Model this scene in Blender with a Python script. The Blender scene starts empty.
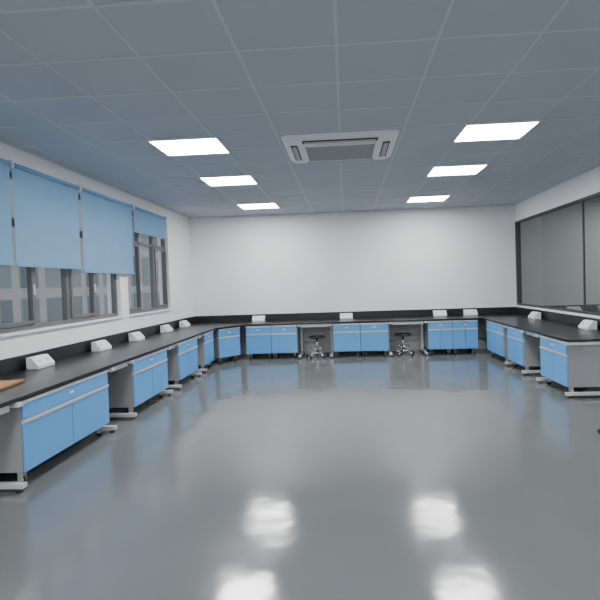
import bpy, bmesh, math
from mathutils import Matrix, Vector
S=bpy.context.scene
D=10.69; ZC=3.257; XL=-3.62; XR=3.883; Y0=-4.0; HB=.78
# ---------------- materials
def mat(name,col,rough=.5,metal=0,spec=.5,noise=None,bump=None,emit=None,estr=0):
    m=bpy.data.materials.new(name);m.use_nodes=True;nt=m.node_tree;b=nt.nodes['Principled BSDF']
    b.inputs['Base Color'].default_value=(*col,1);b.inputs['Roughness'].default_value=rough
    b.inputs['Metallic'].default_value=metal;b.inputs['Specular IOR Level'].default_value=spec
    if noise or bump:
        tc=nt.nodes.new('ShaderNodeTexCoord')
    if noise:
        sc,amt=noise
        n=nt.nodes.new('ShaderNodeTexNoise');n.inputs['Scale'].default_value=sc;n.inputs['Detail'].default_value=4
        nt.links.new(tc.outputs['Object'],n.inputs['Vector'])
        r=nt.nodes.new('ShaderNodeMixRGB');r.inputs[1].default_value=(*[c*(1-amt) for c in col],1);r.inputs[2].default_value=(*[min(1,c*(1+amt)) for c in col],1)
        nt.links.new(n.outputs['Fac'],r.inputs[0]);nt.links.new(r.outputs[0],b.inputs['Base Color'])
    if bump:
        sc,st=bump
        n=nt.nodes.new('ShaderNodeTexNoise');n.inputs['Scale'].default_value=sc;n.inputs['Detail'].default_value=3
        nt.links.new(tc.outputs['Object'],n.inputs['Vector'])
        bp=nt.nodes.new('ShaderNodeBump');bp.inputs['Strength'].default_value=st;bp.inputs['Distance'].default_value=.02
        nt.links.new(n.outputs['Fac'],bp.inputs['Height']);nt.links.new(bp.outputs[0],b.inputs['Normal'])
    if emit:
        b.inputs['Emission Color'].default_value=(*emit,1);b.inputs['Emission Strength'].default_value=estr
    return m
M=dict(
 wall=mat('wall_paint',(.85,.86,.87),.75,noise=(1.2,.02)),
 white=mat('white_trim',(.80,.81,.82),.5),
 floor=mat('epoxy_floor',(.15,.162,.168),.07,spec=.9,noise=(.7,.16),bump=(1.5,.36)),
 ceil=mat('ceiling_tile',(.46,.51,.58),.85,noise=(1.5,.06)),
 tbar=mat('ceiling_grid',(.56,.60,.66),.6),
 black=mat('phenolic_top',(.018,.018,.02),.28),
 blackm=mat('black_matte',(.02,.02,.022),.5),
 blue=mat('blue_laminate',(.12,.37,.76),.35),
 grey=mat('grey_carcass',(.30,.31,.33),.5),
 greyl=mat('grey_panel',(.42,.43,.45),.5),
 alu=mat('aluminium_handle',(.75,.76,.78),.35,metal=.3),
 steel=mat('painted_steel',(.62,.63,.65),.35,metal=.2),
 chrome=mat('chrome',(.7,.7,.72),.15,metal=1),
 blind=mat('blind_fabric',(.23,.43,.65),.8),
 frame=mat('window_frame',(.13,.13,.135),.45),
 dframe=mat('dark_frame',(.05,.05,.055),.45),
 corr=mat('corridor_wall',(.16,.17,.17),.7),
 dark=mat('dark_slot',(.04,.045,.05),.6),
 plastic=mat('white_plastic',(.82,.83,.84),.4),
 card=mat('cardboard',(.42,.22,.10),.8),
 panel=mat('led_panel',(1,1,1),.5,emit=(1,.99,.97),estr=43),
)
nt=M['blind'].node_tree;p=nt.nodes['Principled BSDF'];o=nt.nodes['Material Output']
tr=nt.nodes.new('ShaderNodeBsdfTranslucent');tr.inputs[0].default_value=(.3,.52,.75,1);mx=nt.nodes.new('ShaderNodeMixShader');mx.inputs[0].default_value=.25
nt.links.new(p.outputs[0],mx.inputs[1]);nt.links.new(tr.outputs[0],mx.inputs[2]);nt.links.new(mx.outputs[0],o.inputs[0])
nt=M['floor'].node_tree;p=nt.nodes['Principled BSDF'];tc=nt.nodes.new('ShaderNodeTexCoord');n=nt.nodes.new('ShaderNodeTexNoise');n.inputs['Scale'].default_value=.9;n.inputs['Detail'].default_value=5
mr=nt.nodes.new('ShaderNodeMapRange');mr.inputs[1].default_value=.35;mr.inputs[2].default_value=.7;mr.inputs[3].default_value=.09;mr.inputs[4].default_value=.2
nt.links.new(tc.outputs['Object'],n.inputs[0]);nt.links.new(n.outputs['Fac'],mr.inputs[0]);nt.links.new(mr.outputs[0],p.inputs['Roughness'])
def glassmat(name,base,fac_gloss,transp,rough=.02):
    m=bpy.data.materials.new(name);m.use_nodes=True;nt=m.node_tree;nt.nodes.clear()
    o=nt.nodes.new('ShaderNodeOutputMaterial');g=nt.nodes.new('ShaderNodeBsdfGlossy');g.inputs['Roughness'].default_value=rough
    g.inputs['Color'].default_value=(.85,.9,.87,1)
    d=nt.nodes.new('ShaderNodeBsdfDiffuse');d.inputs['Color'].default_value=(*base,1)
    t=nt.nodes.new('ShaderNodeBsdfTransparent');t.inputs['Color'].default_value=(.85,.9,.9,1)
    a=nt.nodes.new('ShaderNodeMixShader');a.inputs[0].default_value=transp
    b=nt.nodes.new('ShaderNodeMixShader');f=nt.nodes.new('ShaderNodeLayerWeight');f.inputs['Blend'].default_value=.5
    pw=nt.nodes.new('ShaderNodeMath');pw.operation='POWER';pw.inputs[1].default_value=5
    ml=nt.nodes.new('ShaderNodeMath');ml.operation='MULTIPLY';ml.inputs[1].default_value=.9-fac_gloss
    ad=nt.nodes.new('ShaderNodeMath');ad.operation='ADD';ad.inputs[1].default_value=fac_gloss;ad.use_clamp=True
    L=nt.links.new;L(d.outputs[0],a.inputs[1]);L(t.outputs[0],a.inputs[2]);L(f.outputs['Facing'],pw.inputs[0]);L(pw.outputs[0],ml.inputs[0]);L(ml.outputs[0],ad.inputs[0]);L(ad.outputs[0],b.inputs[0])
    L(a.outputs[0],b.inputs[1]);L(g.outputs[0],b.inputs[2]);L(b.outputs[0],o.inputs[0]);return m
M['winglass']=glassmat('window_glass',(.1,.11,.11),.04,.95)
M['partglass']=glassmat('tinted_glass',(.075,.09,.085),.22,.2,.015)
# ---------------- mesh helper
class B:
    def __init__(s): s.bm=bmesh.new();s.mats=[]
    def mi(s,m):
        m=M[m]
        if m not in s.mats:s.mats.append(m)
        return s.mats.index(m)
    def box(s,x0,x1,y0,y1,z0,z1,m,rot=None):
        mi=s.mi(m);vs=[s.bm.verts.new((x,y,z)) for x in(x0,x1) for y in(y0,y1) for z in(z0,z1)]
        for f in((0,1,3,2),(4,6,7,5),(0,4,5,1),(2,3,7,6),(0,2,6,4),(1,5,7,3)):
            fc=s.bm.faces.new([vs[i] for i in f]);fc.material_index=mi
        if rot: bmesh.ops.transform(s.bm,matrix=rot,verts=vs)
        return vs
    def pane(s,x,y0,y1,z0,z1,m):
        f=s.bm.faces.new([s.bm.verts.new(v) for v in((x,y0,z0),(x,y1,z0),(x,y1,z1),(x,y0,z1))]);f.material_index=s.mi(m)
    def cyl(s,p,q,r,m,n=16,r2=None):
        mi=s.mi(m);p=Vector(p);q=Vector(q);d=q-p
        mt=Matrix.Translation((p+q)/2)@d.to_track_quat('Z','Y').to_matrix().to_4x4()
        r_=bmesh.ops.create_cone(s.bm,cap_ends=True,segments=n,radius1=r,radius2=r if r2 is None else r2,depth=d.length,matrix=mt)
        for f in set(f for v in r_['verts'] for f in v.link_faces): f.material_index=mi;f.smooth=len(f.verts)==4
    def torus(s,c,R,r,m,n=28,k=8):
        mi=s.mi(m);vs=[[s.bm.verts.new((c[0]+(R+r*math.cos(b))*math.cos(a),c[1]+(R+r*math.cos(b))*math.sin(a),c[2]+r*math.sin(b))) for b in [2*math.pi*j/k for j in range(k)]] for a in [2*math.pi*i/n for i in range(n)]]
        for i in range(n):
            for j in range(k):
                f=s.bm.faces.new((vs[i][j],vs[(i+1)%n][j],vs[(i+1)%n][(j+1)%k],vs[i][(j+1)%k]));f.material_index=mi;f.smooth=True
    def lathe(s,prof,c,m,n=28):
        mi=s.mi(m);rings=[[s.bm.verts.new((c[0]+r*math.cos(2*math.pi*i/n),c[1]+r*math.sin(2*math.pi*i/n),c[2]+z)) for i in range(n)] for r,z in prof]
        for a,b in zip(rings,rings[1:]):
            for i in range(n):
                f=s.bm.faces.new((a[i],a[(i+1)%n],b[(i+1)%n],b[i]));f.material_index=mi;f.smooth=True
        for r in(rings[0],rings[-1]): s.bm.faces.new(r).material_index=mi
    def prism(s,pts,z0,z1,m):
        mi=s.mi(m);a=[s.bm.verts.new((x,y,z0)) for x,y in pts];b=[s.bm.verts.new((x,y,z1)) for x,y in pts];n=len(pts)
        for f in [a[::-1],b]+[[a[i],a[(i+1)%n],b[(i+1)%n],b[i]] for i in range(n)]: s.bm.faces.new(f).material_index=mi
    def obj(s,name,parent=None,bev=0,loc=(0,0,0),rz=0):
        bmesh.ops.recalc_face_normals(s.bm,faces=s.bm.faces)
        me=bpy.data.meshes.new(name);s.bm.to_mesh(me);s.bm.free()
        for m in s.mats: me.materials.append(m)
        o=bpy.data.objects.new(name,me);S.collection.objects.link(o);o.location=loc;o.rotation_euler=(0,0,rz)
        if parent:o.parent=parent
        if bev:
            md=o.modifiers.new('bevel','BEVEL');md.width=bev;md.segments=2;md.limit_method='ANGLE'
        return o
def empty(name,loc=(0,0,0),rz=0):
    e=bpy.data.objects.new(name,None);S.collection.objects.link(e);e.location=loc;e.rotation_euler=(0,0,rz);e.empty_display_size=.1;return e
# ---------------- room shell
b=B();b.box(XL-.3,XR+.3,Y0-.2,D+.2,-.1,0,'floor');b.obj('floor')
b=B();b.box(XL-.3,XR+.7,Y0-.2,D+.2,ZC,ZC+.1,'ceil');b.obj('ceiling')
b=B();b.box(XL-.3,XR+.7,D,D+.2,0,ZC,'wall');b.obj('wall_back')
b=B();b.box(XL-.3,XR+.7,Y0-.2,Y0,0,ZC,'wall');b.obj('wall_front')
WB=1.2;WT=2.98
wins=[(0.4,4.35),(4.6,7.22),(7.48,9.3)]
b=B();b.box(XL-.22,XL,Y0,D,0,WB-.03,'wall');b.box(XL-.22,XL,Y0,D,WT,ZC,'wall')
ys=[Y0]+[v for w in wins for v in w]+[D]
for i in range(0,len(ys),2): b.box(XL-.22,XL,ys[i],ys[i+1],WB-.03,WT,'wall')
b.obj('wall_left')
b=B()
for w in wins: b.box(XL-.2,XL+.035,w[0]-.03,w[1]+.03,WB-.03,WB,'white')
b.obj('trim_1',bev=.004)
for i,(a,c) in enumerate(wins):
    e=empty('window_%d'%(i+1));f=B();x0,x1=XL-.13,XL-.06;t=.055
    f.box(x0,x1,a,c,WB,WB+t,'frame');f.box(x0,x1,a,c,WT-t,WT,'frame');f.box(x0,x1,a,a+t,WB+t,WT-t,'frame');f.box(x0,x1,c-t,c,WB+t,WT-t,'frame')
    n=round((c-a)/.62)
    for k in range(1,n):
        y=a+(c-a)*k/n;f.box(x0,x1,y-.03,y+.03,WB+t,WT-t,'frame')
    f.box(x0,x1,a+t,c-t,2.42,2.47,'frame')
    for k in range(0,n,2):
        y0=a+(c-a)*k/n+.035;y1=a+(c-a)*(k+1)/n-.035;xx0,xx1=x1,x1+.025
        for bb in((y0,y1,WB+t+.01,WB+t+.05),(y0,y1,2.37,2.41),(y0,y0+.04,WB+t+.05,2.37),(y1-.04,y1,WB+t+.05,2.37)): f.box(xx0,xx1,*bb,'frame')
        f.box(xx1,xx1+.02,y1-.03,y1-.01,1.6,1.72,'steel')
    f.obj('frame',e,.003)
    g=B();g.pane(XL-.097,a+t,c-t,WB+t,WT-t,'winglass');g.obj('glass',e)
def facade():
    m=bpy.data.materials.new('facade');m.use_nodes=True;nt=m.node_tree;p=nt.nodes['Principled BSDF'];p.inputs['Roughness'].default_value=.8
    tc=nt.nodes.new('ShaderNodeTexCoord');sep=nt.nodes.new('ShaderNodeSeparateXYZ');cb=nt.nodes.new('ShaderNodeCombineXYZ')
    br=nt.nodes.new('ShaderNodeTexBrick');br.inputs['Color1'].default_value=(.06,.07,.075,1);br.inputs['Color2'].default_value=(.12,.13,.135,1);br.inputs['Mortar'].default_value=(.22,.20,.19,1)
    br.inputs['Scale'].default_value=1;br.inputs['Mortar Size'].default_value=.16;br.inputs['Brick Width'].default_value=1.1;br.inputs['Row Height'].default_value=1.6;br.offset=0
    L=nt.links.new;L(tc.outputs['Object'],sep.inputs[0]);L(sep.outputs['Y'],cb.inputs['X']);L(sep.outputs['Z'],cb.inputs['Y']);L(cb.outputs[0],br.inputs[0]);L(br.outputs[0],p.inputs['Base Color']);return m
M['facade']=facade()
b=B();b.box(-14,-9,-10,40,-6,7,'facade');b.obj('exterior_building')
GZ0=.98;GZ1=2.87
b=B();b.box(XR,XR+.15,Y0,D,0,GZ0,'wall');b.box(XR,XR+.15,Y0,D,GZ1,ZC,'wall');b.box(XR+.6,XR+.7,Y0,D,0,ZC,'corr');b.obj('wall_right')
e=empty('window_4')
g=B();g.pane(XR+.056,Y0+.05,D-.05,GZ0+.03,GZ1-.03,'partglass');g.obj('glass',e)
f=B();f.box(XR+.005,XR+.1,Y0,D,GZ0,GZ0+.035,'dframe');f.box(XR+.005,XR+.1,Y0,D,GZ1-.035,GZ1,'dframe')
f.box(XR+.005,XR+.1,D-.06,D,GZ0+.035,GZ1-.035,'dframe')
for y in(7.8,4.9,2,-1): f.box(XR+.042,XR+.07,y-.012,y+.012,GZ0+.035,GZ1-.035,'dframe')
f.obj('frame',e)
# ---------------- ceiling grid + LED panels + cassette
TW=.6873;TD=.592
b=B()
xs=[];x=-1.728-TW/2
while x>XL: x-=TW
x+=TW
while x<XR: xs.append(x);x+=TW
yy=[];y=5.26-TD/2
while y>Y0:y-=TD
y+=TD
while y<D: yy.append(y);y+=TD
for x in xs:b.box(x-.011,x+.011,Y0,D,ZC-.004,ZC+.001,'tbar')
for y in yy:b.box(XL,XR,y-.011,y+.011,ZC-.0045,ZC+.001,'tbar')
for q in((XL,XL+.03,Y0,D),(XR-.03,XR,Y0,D),(XL,XR,D-.03,D)): b.box(*q,ZC-.012,ZC,'tbar')
b.obj('trim_2')
for X in(-1.728,1.708):
    for Y in(5.26,7.036,9.404,1.71,-.66,-2.4):  # last three Y rows: out-of-view panels added to light the near room
        e=empty('led_ceiling_panel',(X,Y,ZC));w,d=.385,.295
        f=B()
        for q in((-w,w,-d,-d+.014),(-w,w,d-.014,d),(-w,-w+.014,-d+.014,d-.014),(w-.014,w,-d+.014,d-.014)): f.box(*q,-.016,-.001,'plastic')
        f.obj('frame',e);g=B();g.box(-w+.015,w-.015,-d+.015,d-.015,-.012,-.005,'panel');g.obj('diffuser',e)
e=empty('ceiling_air_conditioner',(-.01,5.56,ZC));b=B()
w,d=.65,.54
mi=b.mi('plastic')
def ring(w,d,z,c=.05):
    return [b.bm.verts.new((x,y,z)) for x,y in((-w+c,-d),(w-c,-d),(w,-d+c),(w,d-c),(w-c,d),(-w+c,d),(-w,d-c),(-w,-d+c))]
R=[ring(w,d,-.002),ring(w,d,-.012),ring(w-.05,d-.05,-.05),ring(w-.2,d-.17,-.06)]
for a,c in zip(R,R[1:]):
    for i in range(8): b.bm.faces.new((a[i],a[(i+1)%8],c[(i+1)%8],c[i])).material_index=mi
b.bm.faces.new(R[-1]).material_index=mi;b.bm.faces.new(R[0]).material_index=mi
b.obj('housing',e)
b=B()
for sx in(-1,1):
    b.box(*sorted((sx*.485,sx*.565)),-.3,.3,-.064,-.05,'dark');b.box(*sorted((sx*.50,sx*.55)),-.28,.28,-.07,-.062,'greyl')
for sy in(-1,1):
    b.box(-.42,.42,*sorted((sy*.375,sy*.455)),-.064,-.05,'dark');b.box(-.4,.4,*sorted((sy*.39,sy*.44)),-.07,-.062,'greyl')
b.obj('louvres',e)
b=B();b.box(-.4,.4,-.32,.32,-.072,-.058,'grey')
for i in range(-9,10): b.box(-.39,.39,i*.033-.006,i*.033+.006,-.08,-.07,'greyl')
b.box(-.41,.41,-.33,-.315,-.082,-.06,'plastic');b.box(-.41,.41,.315,.33,-.082,-.06,'plastic');b.box(-.41,-.395,-.33,.33,-.082,-.06,'plastic');b.box(.395,.41,-.33,.33,-.082,-.06,'plastic')
b.obj('return_grille',e)
# ---------------- roller blinds
for ya,yb,zb in((3.3,4.78,1.93),(4.81,6.05,1.92),(6.1,7.6,1.88),(7.66,9.05,2.6)):
    e=empty('roller_blind',(XL+.06,(ya+yb)/2,0));h=(yb-ya)/2;zt=3.04
    b=B();mi=b.mi('blind');n=24
    A=[[b.bm.verts.new((.012*math.sin(i*.9+j)*(.3+.7*(zt-z)/1.2),-h+2*h*i/n,z)) for i in range(n+1)] for j,z in enumerate([zt-.03,zt-.4*(zt-zb),zt-.7*(zt-zb),zb+.02])]
    for a,c in zip(A,A[1:]):
        for i in range(n): f=b.bm.faces.new((a[i],a[i+1],c[i+1],c[i]));f.material_index=mi;f.smooth=True
    b.obj('fabric',e)
    b=B();b.cyl((0,-h,zt-.02),(0,h,zt-.02),.028,'blind');b.box(-.008,.008,-h,h,zb,zb+.03,'blind')
    b.box(-.055,.03,-h-.01,-h-.002,zt-.06,zt+.02,'white');b.box(-.055,.03,h+.002,h+.01,zt-.06,zt+.02,'white');b.obj('roller_and_rail',e)
# ---------------- workbench (U-shaped)
YB=9.86;XLf=-2.69;XRf=2.885
e=empty('lab_workbench')
g=.004
pts=[(XL+g,2.3),(XLf,2.3),(XLf,9.27),(-2.22,YB),(XRf,YB),(XRf,6.17),(XR-g,6.17),(XR-g,D-g),(XL+g,D-g)]
b=B();b.prism(pts,HB-.035,HB,'black');b.obj('worktop',e,.004)
b=B();U=.94
b.box(XL+g,XL+.03,2.3,D-g,HB,U,'black');b.box(XL+.03,XR-.03,D-.03,D-g,HB,U,'black');b.box(XR-.03,XR-g,6.17,D-g,HB,U,'black')
b.obj('upstand',e,.004)
b=B();b.box(XL+.2,XL+.22,2.35,D-.3,.3,HB-.04,'greyl');b.box(XL+.3,XR-.3,D-.2,D-.18,.3,HB-.04,'greyl');b.box(XR-.22,XR-.2,6.4,D-.3,.3,HB-.04,'greyl');b.obj('back_panel',e)
b=B()
def cframe(b,px,py,ang,L):
    R=Matrix.Translation((px,py,0))@Matrix.Rotation(ang,4,'Z')
    T=lambda *q:b.box(*q,'steel',rot=R)
    T(-.03,.03,-.02,L,.035,.075);T(-.03,.03,-.02,L,HB-.078,HB-.04);T(-.03,.03,L-.07,L,.075,HB-.078)
    for y in(.03,L-.05):
        p=R@Vector((0,y,0));b.cyl((p.x,p.y,0),(p.x,p.y,.015),.028,'blackm');b.cyl((p.x,p.y,.015),(p.x,p.y,.036),.012,'chrome')
for y in(3.58,5.08,5.58,6.80,7.17,8.21,8.53): cframe(b,XLf,y,math.pi/2,.68)
for x in(-1.03,-.345,.93,1.685): cframe(b,x,YB,0,.6)
for y in(6.20,7.12,7.70,8.52): cframe(b,XRf,y,-math.pi/2,.74)
b.obj('support_frame',e,.004)
b=B()
for ya,yb in((2.4,3.53),(5.12,5.54),(6.84,7.13),(8.25,8.49)): b.box(XLf-.06,XLf-.04,ya,yb,HB-.1,HB-.037,'steel')
for xa,xb in((-.98,-.39),(.98,1.64)): b.box(xa,xb,YB+.04,YB+.06,HB-.1,HB-.037,'steel')
b.box(XRf+.04,XRf+.06,7.17,7.66,HB-.1,HB-.037,'steel');b.obj('front_rail',e)
# ---------------- cabinets
def cabinet(cx,cy,ang,w,cols,d=.55,name='base_cabinet'):
    e=empty(name,(cx,cy,0),ang);h=w/2;z0,z1=.13,HB-.045
    b=B();t=.018
    b.box(-h,-h+t,.02,d,z0,z1,'grey');b.box(h-t,h,.02,d,z0,z1,'grey');b.box(-h+t,h-t,.02,d,z0,z0+t,'grey')
    b.box(-h+t,h-t,.02,d,z1-t,z1,'grey');b.box(-h+t,h-t,d-.01,d,z0+t,z1-t,'grey')
    b.box(-h+t,h-t,.03,.05,z0+t,z1-t,'grey');b.obj('carcass',e,.002)
    f=B();a=B();cw=w/cols;zd=z1-.165
    for i in range(cols):
        x0=-h+i*cw+.004;x1=x0+cw-.008
        f.box(x0,x1,0,.018,zd+.004,z1-.034,'blue');f.box(x0,x1,0,.018,z0+.003,zd-.036,'blue')
        for zz in(z1-.032,zd-.034):
            a.box(x0,x1,-.012,.018,zz+.014,zz+.03,'alu');a.box(x0,x1,-.004,.018,zz,zz+.014,'alu')
    a.box(-.03,.03,-.003,0,z1-.1,z1-.075,'plastic')
    f.obj('door_and_drawer_fronts',e,.003);a.obj('handles',e,.002)
    c=B()
    for x in(-h+.07,h-.07):
        for y in(.08,d-.08):
            c.box(x-.03,x+.03,y-.03,y+.03,z0-.006,z0,'steel');c.box(x-.022,x-.018,y-.02,y+.03,.04,z0-.006,'steel');c.box(x+.018,x+.022,y-.02,y+.03,.04,z0-.006,'steel')
            c.cyl((x-.016,y+.01,.035),(x+.016,y+.01,.035),.035,'blackm')
    c.obj('casters',e);return e
def L(ya,yb,cols): cabinet(XLf-.02,(ya+yb)/2,math.pi/2,yb-ya,cols)
L(3.648,5.022,2);L(5.645,6.748,2);L(7.234,8.156,2);L(8.59,9.18,1)
cabinet((XLf-2.22)/2-.03,(9.27+YB)/2+.03,math.atan2(YB-9.27,-2.22-XLf),.56,1,d=.35,name='corner_cabinet')
def K(xa,xb,cols): cabinet((xa+xb)/2,YB+.02,0,xb-xa,cols)
K(-2.2,-1.65,1);K(-1.645,-1.078,1);K(-.296,.29,1);K(.295,.884,1);K(1.733,2.25,2);K(2.255,2.78,2)
def Rr(ya,yb,cols): cabinet(XRf+.02,(ya+yb)/2,-math.pi/2,yb-ya,cols,d=.7)
Rr(6.245,7.075,2);Rr(7.745,8.475,2);Rr(8.7,9.7,2)
# ---------------- desktop sockets
def socket(x,y,ang):
    e=empty('desktop_socket_box',(x,y,HB+.002),ang);b=B();mi=b.mi('plastic');h=.145
    pr=[(-.08,0),(.06,0),(.06,.13),(.0,.13),(-.08,.04)]
    A=[b.bm.verts.new((-h,y_,z)) for y_,z in pr];C=[b.bm.verts.new((h,y_,z)) for y_,z in pr]
    b.bm.faces.new(A);b.bm.faces.new(C)
    for i in range(5): b.bm.faces.new((A[i],A[(i+1)%5],C[(i+1)%5],C[i])).material_index=mi
    b.obj('housing',e,.005)
    R=Matrix.Translation((0,-.041,.0855))@Matrix.Rotation(math.radians(48.4),4,'X')
    b=B()
    for sx in(-.07,.07):
        b.box(sx-.04,sx+.04,-.035,.035,-.002,.004,'white',rot=R)
        for dx in(-.014,.014): b.box(sx+dx-.004,sx+dx+.004,-.012,.012,.003,.005,'dark',rot=R)
    b.obj('outlets',e)
for y in(5.0,6.3,7.4,8.68,9.68): socket(XL+.14,y,math.pi/2)
for x in(-2.03,0,2.12,2.8): socket(x,D-.15,0)
for y in(9.3,7.3): socket(XR-.15,y,-math.pi/2)
b=B();b.box(-.16,.16,-.3,.3,0,.008,'card');b.box(-.15,.155,-.29,.29,.008,.014,'card');b.box(-.16,.16,-.3,.295,.014,.02,'card');b.obj('cardboard_folder',bev=.002,loc=(-3.22,3.9,HB+.002),rz=.12)
# ---------------- stools
def stool(x,y,h=.47):
    e=empty('lab_stool',(x,y,0),.4);b=B()
    b.lathe([(.10,h-.055),(.165,h-.05),(.18,h-.03),(.18,h-.012),(.165,h),(.05,h+.003)],(0,0,0),'blackm');b.obj('seat',e)
    b=B();b.cyl((0,0,.09),(0,0,h-.055),.024,'chrome');b.lathe([(.045,.07),(.045,.10),(.03,.14)],(0,0,0),'chrome')
    b.torus((0,0,.2),.15,.011,'chrome')
    for i in range(5):
        a=i*2*math.pi/5;c,s=math.cos(a),math.sin(a)
        b.cyl((c*.03,s*.03,.09),(c*.24,s*.24,.065),.018,'chrome',r2=.012)
        b.cyl((c*.02,s*.02,.2),(c*.15,s*.15,.2),.007,'chrome')
    b.obj('column_base_and_ring',e)
    b=B()
    for i in range(5):
        a=i*2*math.pi/5;c,s=math.cos(a),math.sin(a)
        b.cyl((c*.24-s*.014,s*.24+c*.014,.027),(c*.24+s*.014,s*.24-c*.014,.027),.027,'blackm');b.cyl((c*.24,s*.24,.03),(c*.24,s*.24,.07),.008,'chrome')
    b.obj('casters',e)
stool(-.66,10.02);stool(1.22,10.05);stool(2.78,4.72)
# ---------------- world, camera
w=bpy.data.worlds.new('w');S.world=w;w.use_nodes=True;bg=w.node_tree.nodes['Background'];bg.inputs[0].default_value=(.8,.88,1,1);bg.inputs[1].default_value=1.8
cam=bpy.data.cameras.new('camera');co=bpy.data.objects.new('camera',cam);S.collection.objects.link(co);S.camera=co
cam.sensor_width=36;cam.lens=459.13/600*36;cam.shift_x=-20.85/600;cam.shift_y=-4.95/600
Rm=Matrix.Rotation(.054,4,'Z')@Matrix.Rotation(math.pi/2-.027,4,'X')@Matrix.Rotation(-.033,4,'Z')
co.matrix_world=Matrix.Translation((0,0,1.634))@Rm
cam.clip_start=.05
